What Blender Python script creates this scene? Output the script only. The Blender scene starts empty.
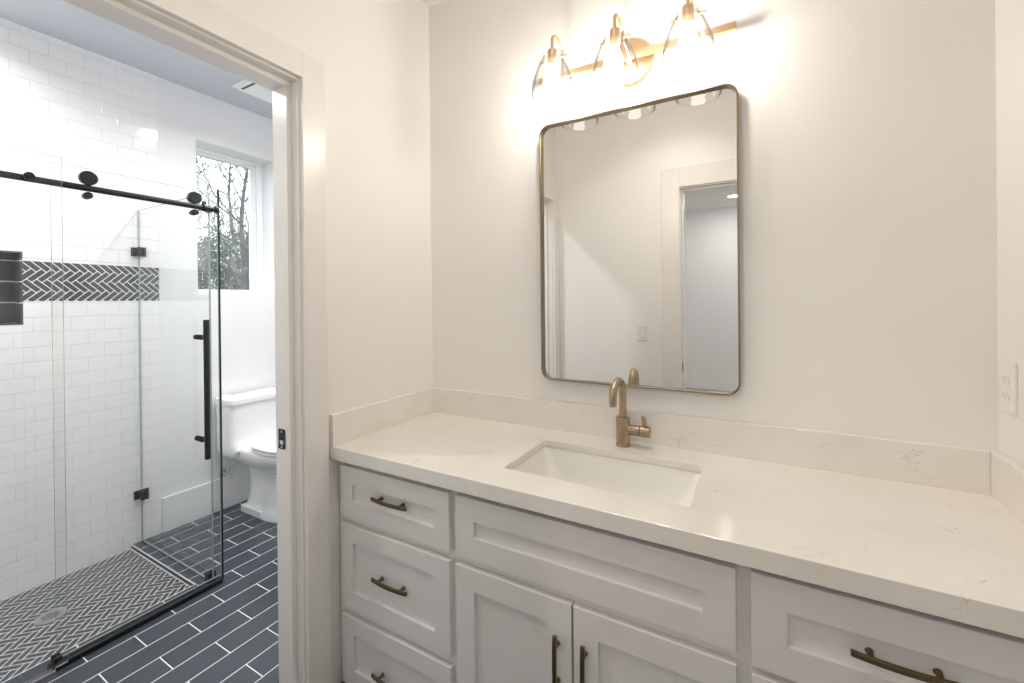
import bpy, bmesh, math, random
from mathutils import Vector, Matrix
R = math.radians
SC = bpy.context.scene
COL = SC.collection

# ------------------------------------------------------------------ camera
CAM_POS = Vector((1.3286, -1.5781, 1.3893))
YAW, PITCH, ROLL, FPX, HOR = R(29.4771), R(-0.1542), R(-0.576), 427.53, 303.02
r = Vector((math.cos(YAW), math.sin(YAW), 0)); fw = Vector((-math.sin(YAW), math.cos(YAW), 0)); u = Vector((0, 0, 1))
fw, u = fw * math.cos(PITCH) + u * math.sin(PITCH), -fw * math.sin(PITCH) + u * math.cos(PITCH)
r, u = r * math.cos(ROLL) + u * math.sin(ROLL), -r * math.sin(ROLL) + u * math.cos(ROLL)
cd = bpy.data.cameras.new('camera'); cam = bpy.data.objects.new('camera', cd); COL.objects.link(cam)
cam.matrix_world = Matrix(((r.x, u.x, -fw.x, CAM_POS.x), (r.y, u.y, -fw.y, CAM_POS.y), (r.z, u.z, -fw.z, CAM_POS.z), (0, 0, 0, 1)))
cd.sensor_width = 36; cd.lens = 36 * FPX / 1024; cd.shift_y = -(341.5 - HOR) / 1024; cd.clip_start = 0.02; cd.clip_end = 300
SC.camera = cam

# ------------------------------------------------------------------ world, exposure
SC.view_settings.view_transform = 'Standard'; SC.view_settings.look = 'None'
SC.view_settings.gamma = 1.0; SC.view_settings.use_curve_mapping = False
SC.view_settings.exposure = 0.15
W_ = bpy.data.worlds.new('overcast_sky'); SC.world = W_; W_.use_nodes = True
wb = W_.node_tree.nodes['Background']
wb.inputs[0].default_value = (0.86, 0.93, 1.0, 1); wb.inputs[1].default_value = 3.2
SC.cycles.use_denoising = True
SC.cycles.max_bounces = 14; SC.cycles.diffuse_bounces = 8; SC.cycles.glossy_bounces = 6
SC.cycles.transparent_max_bounces = 24; SC.cycles.transmission_bounces = 8
SC.cycles.caustics_reflective = False; SC.cycles.caustics_refractive = False
SC.cycles.sample_clamp_indirect = 6.0

P_BULB = 122.0       # emission strength of the three vanity bulbs
P_BATH = 19.0        # watts of the bathroom can light
P_VAN = 3.0           # watts of the can light over the floor in front of the vanity
P_HALL = 9.0        # watts of each hall can light

# ------------------------------------------------------------------ helpers
def mat(name, col=(.8, .8, .8), rough=.5, metal=0, emit=None, estr=0, spec=None, coat=0):
    m = bpy.data.materials.new(name); m.use_nodes = True
    b = m.node_tree.nodes['Principled BSDF']
    b.inputs['Base Color'].default_value = (*col, 1); b.inputs['Roughness'].default_value = rough
    b.inputs['Metallic'].default_value = metal
    if spec is not None: b.inputs['Specular IOR Level'].default_value = spec
    if coat: b.inputs['Coat Weight'].default_value = coat; b.inputs['Coat Roughness'].default_value = .05
    if emit: b.inputs['Emission Color'].default_value = (*emit, 1); b.inputs['Emission Strength'].default_value = estr
    return m
def nodes(m): return m.node_tree.nodes, m.node_tree.links, m.node_tree.nodes['Principled BSDF']
def bumpy(m, scale, strength, dist=.001, detail=3):
    n, l, b = nodes(m)
    tc = n.new('ShaderNodeTexCoord'); t = n.new('ShaderNodeTexNoise'); t.inputs['Scale'].default_value = scale; t.inputs['Detail'].default_value = detail
    bp = n.new('ShaderNodeBump'); bp.inputs['Strength'].default_value = strength; bp.inputs['Distance'].default_value = dist
    l.new(tc.outputs['Object'], t.inputs['Vector']); l.new(t.outputs['Fac'], bp.inputs['Height']); l.new(bp.outputs['Normal'], b.inputs['Normal'])
    return m
def vary(m, c1, c2, scale, detail=4, lo=.35, hi=.65):
    n, l, b = nodes(m)
    tc = n.new('ShaderNodeTexCoord'); t = n.new('ShaderNodeTexNoise'); t.inputs['Scale'].default_value = scale; t.inputs['Detail'].default_value = detail
    rp = n.new('ShaderNodeValToRGB'); rp.color_ramp.elements[0].position = lo; rp.color_ramp.elements[1].position = hi
    rp.color_ramp.elements[0].color = (*c1, 1); rp.color_ramp.elements[1].color = (*c2, 1)
    l.new(tc.outputs['Object'], t.inputs['Vector']); l.new(t.outputs['Fac'], rp.inputs[0]); l.new(rp.outputs[0], b.inputs['Base Color'])
    return m
def glassmat(name, tint=(.97, .99, .98), base=.03, power=5.0, refl=1.0, rough=0.0):
    """clear glass pane: see-through, with Fresnel mirror reflection"""
    m = bpy.data.materials.new(name); m.use_nodes = True
    n = m.node_tree.nodes; l = m.node_tree.links; n.clear()
    out = n.new('ShaderNodeOutputMaterial'); mx = n.new('ShaderNodeMixShader')
    tr = n.new('ShaderNodeBsdfTransparent'); tr.inputs[0].default_value = (*tint, 1)
    gl = n.new('ShaderNodeBsdfGlossy'); gl.inputs['Roughness'].default_value = rough
    fr = n.new('ShaderNodeFresnel'); fr.inputs['IOR'].default_value = 1.45
    mu = n.new('ShaderNodeMath'); mu.operation = 'MULTIPLY'; mu.inputs[1].default_value = refl
    ge = n.new('ShaderNodeNewGeometry'); io = n.new('ShaderNodeMapRange'); io.inputs['To Min'].default_value = 1.45; io.inputs['To Max'].default_value = 1 / 1.45
    l.new(ge.outputs['Backfacing'], io.inputs['Value']); l.new(io.outputs[0], fr.inputs['IOR'])
    l.new(fr.outputs[0], mu.inputs[0]); l.new(mu.outputs[0], mx.inputs[0]); l.new(tr.outputs[0], mx.inputs[1]); l.new(gl.outputs[0], mx.inputs[2])
    l.new(mx.outputs[0], out.inputs[0])
    return m

M = {}
M['wall'] = bumpy(mat('cream_wall_paint', (.84, .825, .80), .55), 260, .25, .0012)
M['wall_white'] = bumpy(mat('white_wall_paint', (.83, .835, .84), .55), 260, .2, .0012)
M['ceiling_white'] = bumpy(mat('white_ceiling_paint', (.82, .81, .79), .8), 200, .2, .001)
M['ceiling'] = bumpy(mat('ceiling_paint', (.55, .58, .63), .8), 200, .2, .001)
M['trim'] = mat('trim_enamel', (.80, .775, .74), .28)
M['trim_white'] = mat('white_trim_enamel', (.85, .855, .86), .3)
M['cab'] = mat('painted_cabinet', (.74, .72, .705), .33)
M['cab_dark'] = mat('cabinet_interior', (.35, .33, .31), .6)
M['porcelain'] = mat('porcelain', (.86, .87, .88), .08, coat=.6)
M['basin'] = mat('white_basin', (.84, .83, .80), .1, coat=.4)
M['grout'] = mat('white_grout', (.88, .88, .87), .85)
M['subway'] = bumpy(mat('white_subway_tile', (.90, .90, .90), .09), 9, .25, .003, 1)
M['wgrout'] = mat('pale_grout', (.72, .72, .715), .8)
def dark_tile(name, a, b2, rough):
    m = vary(mat(name, a, rough), a, b2, 2.2, 3)
    n, l, bs = nodes(m)
    t = n.new('ShaderNodeTexNoise'); t.inputs['Scale'].default_value = 160; t.inputs['Detail'].default_value = 2
    tc = n.new('ShaderNodeTexCoord'); l.new(tc.outputs['Object'], t.inputs['Vector'])
    bp = n.new('ShaderNodeBump'); bp.inputs['Strength'].default_value = .35; bp.inputs['Distance'].default_value = .0008
    l.new(t.outputs['Fac'], bp.inputs['Height']); l.new(bp.outputs['Normal'], bs.inputs['Normal'])
    return m
M['tile'] = dark_tile('charcoal_porcelain_tile', (.046, .055, .072), (.062, .073, .093), .29)
M['mosaic'] = dark_tile('slate_mosaic_tile', (.048, .054, .064), (.078, .084, .096), .40)
M['mirror'] = mat('mirror_silver', (.93, .93, .92), 0.0, 1)
M['black'] = mat('matte_black_metal', (.012, .012, .014), .45, .2)
M['chrome'] = mat('chrome', (.75, .75, .76), .12, 1)
M['steel'] = bumpy(mat('brushed_steel', (.62, .61, .58), .32, 1), 300, .15, .0003)
M['white_plastic'] = mat('white_plastic', (.84, .82, .79), .3)
M['slot'] = mat('dark_slot', (.05, .05, .05), .5)
M['pale_slot'] = mat('shallow_slot', (.42, .39, .36), .5)
M['vinyl'] = mat('white_vinyl', (.88, .89, .90), .3)
M['glass'] = glassmat('clear_shower_glass', (.988, .995, .992), refl=.9)
M['winglass'] = glassmat('window_glass', (.96, .985, .98))
M['shade'] = glassmat('clear_shade_glass', (.985, .985, .985), refl=1.15)
def edge_absorb(m, deep):
    n = m.node_tree.nodes; l = m.node_tree.links
    tr = [q for q in n if q.type == 'BSDF_TRANSPARENT'][0]
    lw = n.new('ShaderNodeLayerWeight'); lw.inputs[0].default_value = .35
    rp = n.new('ShaderNodeValToRGB'); rp.color_ramp.elements[0].position = .35; rp.color_ramp.elements[0].color = (.99, .99, .99, 1); rp.color_ramp.elements[1].color = (*deep, 1)
    l.new(lw.outputs['Facing'], rp.inputs[0]); l.new(rp.outputs[0], tr.inputs[0])
edge_absorb(M['shade'], (.42, .43, .43))     # longer path through the glass where it curves away
M['glass_edge'] = mat('green_glass_edge', (.10, .16, .15), .12)
M['glass_edge_light'] = mat('pale_glass_edge', (.36, .42, .40), .15)
M['seal'] = mat('clear_vinyl_seal', (.42, .44, .44), .3)
def brass(name, col, rough):
    m = mat(name, col, rough, 1)
    n, l, b = nodes(m)
    tc = n.new('ShaderNodeTexCoord'); mp = n.new('ShaderNodeMapping'); mp.inputs['Scale'].default_value = (900, 900, 12)
    t = n.new('ShaderNodeTexNoise'); t.inputs['Scale'].default_value = 1
    bp = n.new('ShaderNodeBump'); bp.inputs['Strength'].default_value = .12; bp.inputs['Distance'].default_value = .0003
    l.new(tc.outputs['Object'], mp.inputs['Vector']); l.new(mp.outputs[0], t.inputs['Vector']); l.new(t.outputs['Fac'], bp.inputs['Height']); l.new(bp.outputs['Normal'], b.inputs['Normal'])
    return m
M['bronze'] = brass('champagne_bronze', (.42, .325, .225), .27)
M['gold'] = brass('satin_gold', (.80, .58, .36), .32)
M['pull'] = brass('antique_brass', (.20, .145, .085), .33)
M['frame'] = brass('brushed_brass_frame', (.29, .225, .15), .30)
M['bulb'] = mat('lit_bulb', (1, .95, .85), .3, emit=(1.0, .915, .825), estr=P_BULB)
M['can_lit'] = mat('lit_downlight_lens', (1, 1, 1), .4, emit=(1.0, .95, .88), estr=14)
M['bark'] = vary(mat('grey_bark', (.15, .13, .10), .9), (.075, .075, .068), (.16, .155, .14), 8)
M['bark_pale'] = vary(mat('pale_bark', (.4, .38, .34), .9), (.30, .28, .25), (.50, .48, .44), 6)
M['leaf'] = vary(mat('evergreen_leaves', (.06, .10, .06), .6), (.024, .055, .042), (.075, .115, .085), 1.5)
M['leaf2'] = vary(mat('dull_leaves', (.10, .13, .09), .6), (.045, .075, .055), (.13, .16, .11), 1.5)
M['ground'] = vary(mat('leaf_litter_ground', (.12, .12, .07), .95), (.08, .09, .05), (.17, .15, .10), 1.0)
M['hallfloor'] = vary(mat('tan_floor', (.42, .33, .26), .5), (.36, .28, .22), (.48, .39, .31), 3)
# quartz with fine scattered brown veins
def quartz():
    m = mat('veined_quartz', (.80, .76, .70), .13)
    n, l, b = nodes(m)
    tc = n.new('ShaderNodeTexCoord')
    w = n.new('ShaderNodeTexNoise'); w.inputs['Scale'].default_value = 6; w.inputs['Detail'].default_value = 5
    ad = n.new('ShaderNodeVectorMath'); ad.operation = 'MULTIPLY_ADD'; ad.inputs[1].default_value = (.35, .35, .35)
    l.new(tc.outputs['Object'], w.inputs['Vector']); l.new(w.outputs['Color'], ad.inputs[0]); l.new(tc.outputs['Object'], ad.inputs[2])
    v = n.new('ShaderNodeTexVoronoi'); v.feature = 'DISTANCE_TO_EDGE'; v.inputs['Scale'].default_value = 7.5
    l.new(ad.outputs[0], v.inputs['Vector'])
    r1 = n.new('ShaderNodeValToRGB'); r1.color_ramp.elements[0].position = .0; r1.color_ramp.elements[1].position = .017
    r1.color_ramp.elements[0].color = (1, 1, 1, 1); r1.color_ramp.elements[1].color = (0, 0, 0, 1)
    l.new(v.outputs['Distance'], r1.inputs[0])
    k = n.new('ShaderNodeTexNoise'); k.inputs['Scale'].default_value = 11; k.inputs['Detail'].default_value = 2
    r2 = n.new('ShaderNodeValToRGB'); r2.color_ramp.elements[0].position = .54; r2.color_ramp.elements[1].position = .66
    l.new(tc.outputs['Object'], k.inputs['Vector']); l.new(k.outputs['Fac'], r2.inputs[0])
    mu = n.new('ShaderNodeMath'); mu.operation = 'MULTIPLY'; l.new(r1.outputs[0], mu.inputs[0]); l.new(r2.outputs[0], mu.inputs[1])
    m2 = n.new('ShaderNodeMath'); m2.operation = 'MULTIPLY'; m2.inputs[1].default_value = .42; l.new(mu.outputs[0], m2.inputs[0])
    c = n.new('ShaderNodeTexNoise'); c.inputs['Scale'].default_value = 5; c.inputs['Detail'].default_value = 6
    l.new(tc.outputs['Object'], c.inputs['Vector'])
    rc = n.new('ShaderNodeValToRGB'); rc.color_ramp.elements[0].position = .35; rc.color_ramp.elements[1].position = .7
    rc.color_ramp.elements[0].color = (.83, .80, .755, 1); rc.color_ramp.elements[1].color = (.79, .75, .70, 1)
    l.new(c.outputs['Fac'], rc.inputs[0])
    mx = n.new('ShaderNodeMix'); mx.data_type = 'RGBA'; mx.inputs[7].default_value = (.44, .36, .28, 1)
    l.new(m2.outputs[0], mx.inputs[0]); l.new(rc.outputs[0], mx.inputs[6]); l.new(mx.outputs[2], b.inputs['Base Color'])
    return m
M['quartz'] = quartz()

class MB:
    """collects shapes, then links them as one mesh object"""
    def __init__(s): s.bm = bmesh.new()
    def faces(s, vs, fs, mi=0, smooth=False):
        bv = [s.bm.verts.new(v) for v in vs]; out = []
        for f in fs:
            try: q = s.bm.faces.new([bv[i] for i in f])
            except ValueError: continue
            q.material_index = mi; q.smooth = smooth; out.append(q)
        return out
    def box(s, x0, x1, y0, y1, z0, z1, mi=0):
        v = [(x0, y0, z0), (x1, y0, z0), (x1, y1, z0), (x0, y1, z0), (x0, y0, z1), (x1, y0, z1), (x1, y1, z1), (x0, y1, z1)]
        s.faces(v, [(0, 3, 2, 1), (4, 5, 6, 7), (0, 1, 5, 4), (1, 2, 6, 5), (2, 3, 7, 6), (3, 0, 4, 7)], mi); return s
    def tube(s, pts, rad, n=12, mi=0, caps=True, smooth=True):
        pts = [Vector(p) for p in pts]; rads = rad if isinstance(rad, (list, tuple)) else [rad] * len(pts)
        rings = []; prev = None
        for i, p in enumerate(pts):
            if i == 0: t = pts[1] - p
            elif i == len(pts) - 1: t = p - pts[i - 1]
            else: t = (pts[i + 1] - p).normalized() + (p - pts[i - 1]).normalized()
            t = t.normalized() if t.length > 1e-9 else Vector((0, 0, 1))
            if prev is None:
                a = Vector((1, 0, 0)) if abs(t.x) < .9 else Vector((0, 1, 0))
            else: a = prev
            e1 = (a - t * a.dot(t)).normalized(); e2 = t.cross(e1); prev = e1
            rings.append([s.bm.verts.new(p + (e1 * math.cos(2 * math.pi * k / n) + e2 * math.sin(2 * math.pi * k / n)) * rads[i]) for k in range(n)])
        for a, b in zip(rings, rings[1:]):
            for k in range(n):
                f = s.bm.faces.new((a[k], a[(k + 1) % n], b[(k + 1) % n], b[k])); f.smooth = smooth; f.material_index = mi
        if caps:
            for rg in (list(reversed(rings[0])), rings[-1]):
                f = s.bm.faces.new(rg); f.material_index = mi
        return s
    def cyl(s, p, q, rad, n=24, mi=0): return s.tube([p, q], rad, n, mi)
    def lathe(s, prof, cx, cy, n=32, mi=0, zoff=0, axis='z', closed=False):
        """prof: list of (radius, height)"""
        rings = []
        for rr, h in prof:
            ring = []
            for k in range(n):
                a = 2 * math.pi * k / n; c, d = rr * math.cos(a), rr * math.sin(a)
                if axis == 'z': P = (cx + c, cy + d, h + zoff)
                elif axis == 'y': P = (cx + c, h + zoff, cy + d)
                else: P = (h + zoff, cx + c, cy + d)
                ring.append(s.bm.verts.new(P))
            rings.append(ring)
        prs = list(zip(rings, rings[1:])) + ([(rings[-1], rings[0])] if closed else [])
        for a, b in prs:
            for k in range(n):
                f = s.bm.faces.new((a[k], a[(k + 1) % n], b[(k + 1) % n], b[k])); f.smooth = True; f.material_index = mi
        if not closed:
            for rg in (rings[0], rings[-1]):
                f = s.bm.faces.new(rg); f.material_index = mi
        return s
    def prism(s, poly, z0, z1, mi=0, f=None):
        """extrude a 2D outline; f maps (a,b,h) to 3D"""
        f = f or (lambda a, b, h: (a, b, h)); n = len(poly)
        v = [f(a, b, z0) for a, b in poly] + [f(a, b, z1) for a, b in poly]
        s.faces(v, [tuple(reversed(range(n))), tuple(range(n, 2 * n))] + [(i, (i + 1) % n, n + (i + 1) % n, n + i) for i in range(n)], mi); return s
    def rings(s, loops, mi=0, smooth=True, cap0=True, cap1=True):
        """loft closed loops of equal length"""
        L = [[s.bm.verts.new(p) for p in lp] for lp in loops]; n = len(L[0])
        for a, b in zip(L, L[1:]):
            for k in range(n):
                f = s.bm.faces.new((a[k], a[(k + 1) % n], b[(k + 1) % n], b[k])); f.smooth = smooth; f.material_index = mi
        if cap0: f = s.bm.faces.new(list(reversed(L[0]))); f.material_index = mi; f.smooth = smooth
        if cap1: f = s.bm.faces.new(L[-1]); f.material_index = mi; f.smooth = smooth
        return s
    def build(s, name, mats, parent=None, bevel=0, seg=2, subsurf=0, origin=None, autosm=False):
        bmesh.ops.recalc_face_normals(s.bm, faces=s.bm.faces)
        if origin is None:
            origin = parent.location if parent is not None and parent.parent is None else (parent.get('_o') if parent else None)
        me = bpy.data.meshes.new(name)
        O = Vector(wpos(parent)) if parent is not None else Vector(origin or (0, 0, 0))
        if parent is not None:
            bmesh.ops.translate(s.bm, verts=s.bm.verts, vec=-O)
        elif origin is not None:
            bmesh.ops.translate(s.bm, verts=s.bm.verts, vec=-O)
        s.bm.normal_update()
        for e_ in s.bm.edges:
            if len(e_.link_faces) == 2 and e_.calc_face_angle(0) > R(38): e_.smooth = False
        s.bm.to_mesh(me); s.bm.free()
        if not isinstance(mats, (list, tuple)): mats = [mats]
        for m_ in mats: me.materials.append(m_)
        o = bpy.data.objects.new(name, me); COL.objects.link(o)
        if parent is not None: o.parent = parent
        elif origin is not None: o.location = O
        if bevel:
            b = o.modifiers.new('bevel', 'BEVEL'); b.width = bevel; b.segments = seg; b.limit_method = 'ANGLE'; b.angle_limit = R(40); b.harden_normals = False
        if subsurf:
            b = o.modifiers.new('subdivision', 'SUBSURF'); b.levels = subsurf; b.render_levels = subsurf
        return o
def wpos(o):
    p = Vector((0, 0, 0))
    while o is not None: p += o.location; o = o.parent
    return p
def tag(o, label, cat, group=None, kind=None):
    o['label'] = label; o['category'] = cat
    if group: o['group'] = group
    if kind: o['kind'] = kind
    return o
def thing(name, label, cat, loc=(0, 0, 0), group=None):
    o = bpy.data.objects.new(name, None); COL.objects.link(o); o.location = loc; o.empty_display_size = .05
    return tag(o, label, cat, group)
def struct(name, mb, m, bevel=0, parent=None, **k):
    o = mb.build(name, m, parent, bevel=bevel, **k)
    if parent is None: o['kind'] = 'structure'
    return o
def copy_tree(o, parent=None):
    c = o.copy(); COL.objects.link(c); c.parent = parent
    for ch in o.children: copy_tree(ch, c)
    return c

# key dimensions (metres, floor at z = 0)
CT = .88                 # counter top
WR = 1.8767              # right wall of the vanity room
CEI = 2.785
YF = -1.52               # front wall of the vanity room
WT = .115                # wall thickness
XL = -1.83               # far wall of the bathroom
BY0, BY1 = -2.02, .92    # bathroom extent in y
DY0, DY1 = -1.425, -.678  # bathroom door opening (jamb faces)
DH = 2.142
HX0, HX1 = .905, 1.665   # hall door opening
HY = -5.70

# ------------------------------------------------------------------ room shell
b = MB(); b.box(-WT, WR + WT, 0, WT, 0, CEI); struct('wall_back', b, M['wall'])
b = MB(); b.box(WR, WR + WT, YF - WT, 0, 0, CEI); struct('wall_right', b, M['wall'])
# wall between vanity room and bathroom: cream on one side, white on the other
b = MB()
def twoface(b, y0, y1, z0, z1):
    b.box(-.058, 0, y0, y1, z0, z1, 0); b.box(-WT, -.058, y0, y1, z0, z1, 1)
twoface(b, DY1 + .02, 0, 0, CEI); twoface(b, YF - WT, DY0 - .02, 0, CEI); twoface(b, DY0 - .02, DY1 + .02, DH + .02, CEI)
struct('wall_left', b, [M['wall'], M['wall_white']])
b = MB(); b.box(-WT, -.058, BY0, YF - WT, 0, CEI); b.box(-WT - .0, -.058, 0 + WT, BY1, 0, CEI); struct('wall_bath_right', b, M['wall_white'])
# wall with the hall door
b = MB()
for x0, x1, z0, z1 in ((0, HX0 - .02, 0, CEI), (HX1 + .02, WR, 0, CEI), (HX0 - .02, HX1 + .02, DH + .02, CEI)):
    b.box(x0, x1, YF - .0575, YF, z0, z1, 0); b.box(x0, x1, YF - WT, YF - .0575, z0, z1, 1)
struct('wall_front', b, [M['wall'], M['wall_white']])
b = MB(); b.box(-WT, WR + WT, YF - WT, WT, CEI, CEI + .1); struct('ceiling', b, M['ceiling_white'])
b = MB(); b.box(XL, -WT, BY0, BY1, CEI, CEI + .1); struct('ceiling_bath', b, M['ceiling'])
b = MB(); b.box(XL - .15, -.058, BY1, BY1 + .1, 0, CEI); struct('wall_bath_back', b, M['wall_white'])

# ---- far wall of the bathroom, with window opening and niche recess
WY0, WY1, WZ0, WZ1 = -.160, .365, CT + .575, CT + 1.590
NY0, NY1, NZ0, NZ1 = -1.235, -.925, CT + .421, CT + .782
TY = -.365               # end of the tiled area
XW = XL - .24
b = MB()
for y0, y1, z0, z1 in ((TY, WY0, 0, CEI), (WY1, BY1, 0, CEI), (WY0, WY1, 0, WZ0), (WY0, WY1, WZ1, CEI)):
    b.box(XW, XL, y0, y1, z0, z1)
struct('wall_bath_left', b, M['wall_white'])
b = MB()
for y0, y1, z0, z1 in ((BY0, NY0, -.04, CEI), (NY1, TY, -.04, CEI), (NY0, NY1, -.04, NZ0), (NY0, NY1, NZ1, CEI)):
    b.box(XW, XL - .001, y0, y1, z0, z1)
b.box(XW, XL - .10, NY0, NY1, NZ0, NZ1)
struct('wall_shower_left', b, M['wgrout'])
b = MB(); b.box(XL, -WT, BY0 - .1, BY0 - .001, -.04, CEI); struct('wall_shower_front', b, M['wgrout'])

BZ0, BZ1 = CT + .537, CT + .738      # dark herringbone band
def clip_rect(poly, a0, a1, b0, b1):
    def cut(P, f, inter):
        out = []
        for i in range(len(P)):
            A, B = P[i], P[(i + 1) % len(P)]; fa, fb = f(A), f(B)
            if fa >= 0: out.append(A)
            if (fa >= 0) != (fb >= 0):
                t = fa / (fa - fb); out.append((A[0] + (B[0] - A[0]) * t, A[1] + (B[1] - A[1]) * t))
        return out
    for f in (lambda p: p[0] - a0, lambda p: a1 - p[0], lambda p: p[1] - b0, lambda p: b1 - p[1]):
        if len(poly) < 3: return []
        poly = cut(poly, f, None)
    if len(poly) < 3: return []
    ar = abs(sum(poly[i][0] * poly[(i + 1) % len(poly)][1] - poly[(i + 1) % len(poly)][0] * poly[i][1] for i in range(len(poly)))) / 2
    return poly if ar > 4e-6 else []
def add_tile(b, poly, f, h, mi=0, bev=.0008):
    """raised tile with a small chamfer; f(a,b,h) -> 3D"""
    n = len(poly); cx = sum(p[0] for p in poly) / n; cy = sum(p[1] for p in poly) / n
    def shrink(d):
        out = []
        for p in poly:
            dx, dy = cx - p[0], cy - p[1]; L = math.hypot(dx, dy) or 1
            out.append((p[0] + dx / L * min(d * 1.3, L * .4), p[1] + dy / L * min(d * 1.3, L * .4)))
        return out
    v = [f(p[0], p[1], 0) for p in poly] + [f(p[0], p[1], h - bev) for p in poly] + [f(p[0], p[1], h) for p in shrink(bev)]
    fs = [tuple(range(2 * n, 3 * n))]
    for k in (0, 1): fs += [(k * n + i, k * n + (i + 1) % n, (k + 1) * n + (i + 1) % n, (k + 1) * n + i) for i in range(n)]
    b.faces(v, fs, mi)
def herring(b, f, a0, a1, b0, b1, h, L=.0745, W=.0252, g=.0043, oa=0, ob=0, mi=0):
    """herringbone whose rows of parallel tiles run along a"""
    s = math.sqrt(.5); N = int((a1 - a0) / (W * 1.414)) + 8; K = int((b1 - b0) / (L * 1.414)) + 4
    for kb in range(-K, K + 1):
        for ka in range(-N, N + 1):
            X, Y = ka * W + kb * L, ka * W - kb * L
            for x0, x1, y0, y1 in ((X, X + L, Y, Y + W), (X + L, X + L + W, Y + W - L, Y + W)):
                q = [(x0 + g / 2, y0 + g / 2), (x1 - g / 2, y0 + g / 2), (x1 - g / 2, y1 - g / 2), (x0 + g / 2, y1 - g / 2)]
                q = [((x + y) * s + (a0 + a1) / 2 + oa, (y - x) * s + (b0 + b1) / 2 + ob) for x, y in q]
                if max(p[0] for p in q) < a0 or min(p[0] for p in q) > a1 or max(p[1] for p in q) < b0 or min(p[1] for p in q) > b1: continue
                q = clip_rect(q, a0, a1, b0, b1)
                if q: add_tile(b, q, f, h, mi)
def bond(b, f, a0, a1, b0, b1, L, W, g, h, oa=0, ob=0, mi=0, ga=None, bev=.0012):
    """running bond, tiles long along a"""
    ga = g if ga is None else ga
    r0 = int(math.floor((b0 - ob) / W)) - 1; r1 = int(math.ceil((b1 - ob) / W)) + 1
    for k in range(r0, r1):
        off = oa + (L / 2 if k % 2 else 0)
        c0 = int(math.floor((a0 - off) / L)) - 1; c1 = int(math.ceil((a1 - off) / L)) + 1
        for c in range(c0, c1):
            q = [(off + c * L + ga / 2, ob + k * W + g / 2), (off + (c + 1) * L - ga / 2, ob + k * W + g / 2), (off + (c + 1) * L - ga / 2, ob + (k + 1) * W - g / 2), (off + c * L + ga / 2, ob + (k + 1) * W - g / 2)]
            q = clip_rect(q, a0, a1, b0, b1)
            if not q: continue
            add_tile(b, q, f, h, mi, bev)
fw_ = lambda a, z, h: (XL - .0061 + h, a, z)
b = MB()
TL_, TW_ = .135, .0748
for a0, a1, z0, z1 in ((BY0, NY0, -.019, CEI), (NY1, TY, -.019, BZ0), (NY1, TY, BZ1, CEI), (NY0, NY1, -.019, NZ0), (NY0, NY1, NZ1, CEI)):
    bond(b, fw_, a0, a1, z0, z1, TL_, TW_, .0030, .006, ga=.0014, oa=-.958, ob=CT - .145 + .001)
struct('trim_wall_tiles', b, M['subway'])
b = MB(); bond(b, lambda a, z, h: (a, BY0 - .006 + h, z), XL, -WT, -.019, CEI, TL_, TW_, .0030, .006, ga=.0014, oa=.03, ob=CT - .145)
struct('trim_end_wall_tiles', b, M['subway'])
b = MB(); b.box(XL - .006, XL - .0008, NY1, TY, BZ0, BZ1, 1)
herring(b, fw_, NY1, TY, BZ0, BZ1, .0062, oa=.0, ob=-.006)
struct('trim_herringbone_band', b, [M['mosaic'], M['grout']])
# niche lining
b = MB()
NX = XL - .09
b.box(XL - .10, NX, NY0, NY1, NZ0, NZ1, 1)
bond(b, lambda a, z, h: (NX + h - .003, a, z), NY0, NY1, NZ0 + .006, NZ1 - .006, .294, .105, .0065, .006, oa=-1.37, ob=NZ0 + .006)
for y0, y1, sgn in ((NY0, NY0 + .008, 1), (NY1 - .008, NY1, -1)):
    b.box(NX, XL, y0, y1, NZ0, NZ1, 1)
for k in range(4):
    z0 = NZ0 + .006 + k * .105; z1 = min(z0 + .0985, NZ1 - .006)
    b.box(NX + .010, XL + .0015, NY1 - .010, NY1 - .0005, z0, z1, 0); b.box(NX + .002, XL + .0015, NY0 + .0005, NY0 + .010, z0, z1, 0)
b.box(NX, XL + .001, NY0, NY1, NZ0, NZ0 + .008, 0); b.box(NX, XL + .001, NY0, NY1, NZ1 - .008, NZ1, 0)
struct('trim_niche', b, [M['mosaic'], M['grout']])

# ---- floors
LX0, LX1 = -1.098, -1.0    # ledge strip before the glass
RY = -.508                 # inner edge of the return curb
SH = -.020
b = MB(); b.box(-WT, WR + WT, YF - WT, WT, -.10, -.0008, 1)
bond(b, lambda a, x, h: (x, a, -.004 + h), YF - WT, 0, -WT, WR, .294, .1118, .0041, .004, ga=.0028, oa=-.362, ob=-.836)
struct('floor', b, [M['tile'], M['grout']])
b = MB()
b.box(LX1, -WT, BY0, BY1, -.10, -.0008, 1); b.box(XL, LX1, RY, BY1, -.10, -.0008, 1); b.box(LX0, LX1, BY0, RY, -.10, -.0008, 1)
ff = lambda a, x, h: (x, a, -.004 + h)
bond(b, ff, BY0, BY1, LX1 + .002, -WT, .294, .1118, .0041, .004, ga=.0028, oa=-.362, ob=-.836)
bond(b, ff, RY, BY1, XL, LX1 + .002, .294, .1118, .0041, .004, ga=.0028, oa=-.362, ob=-.836)
bond(b, ff, BY0, RY - .001, LX0, LX1 - .002, .294, .30, .0038, .004, oa=-.941, ob=-1.2)
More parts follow.
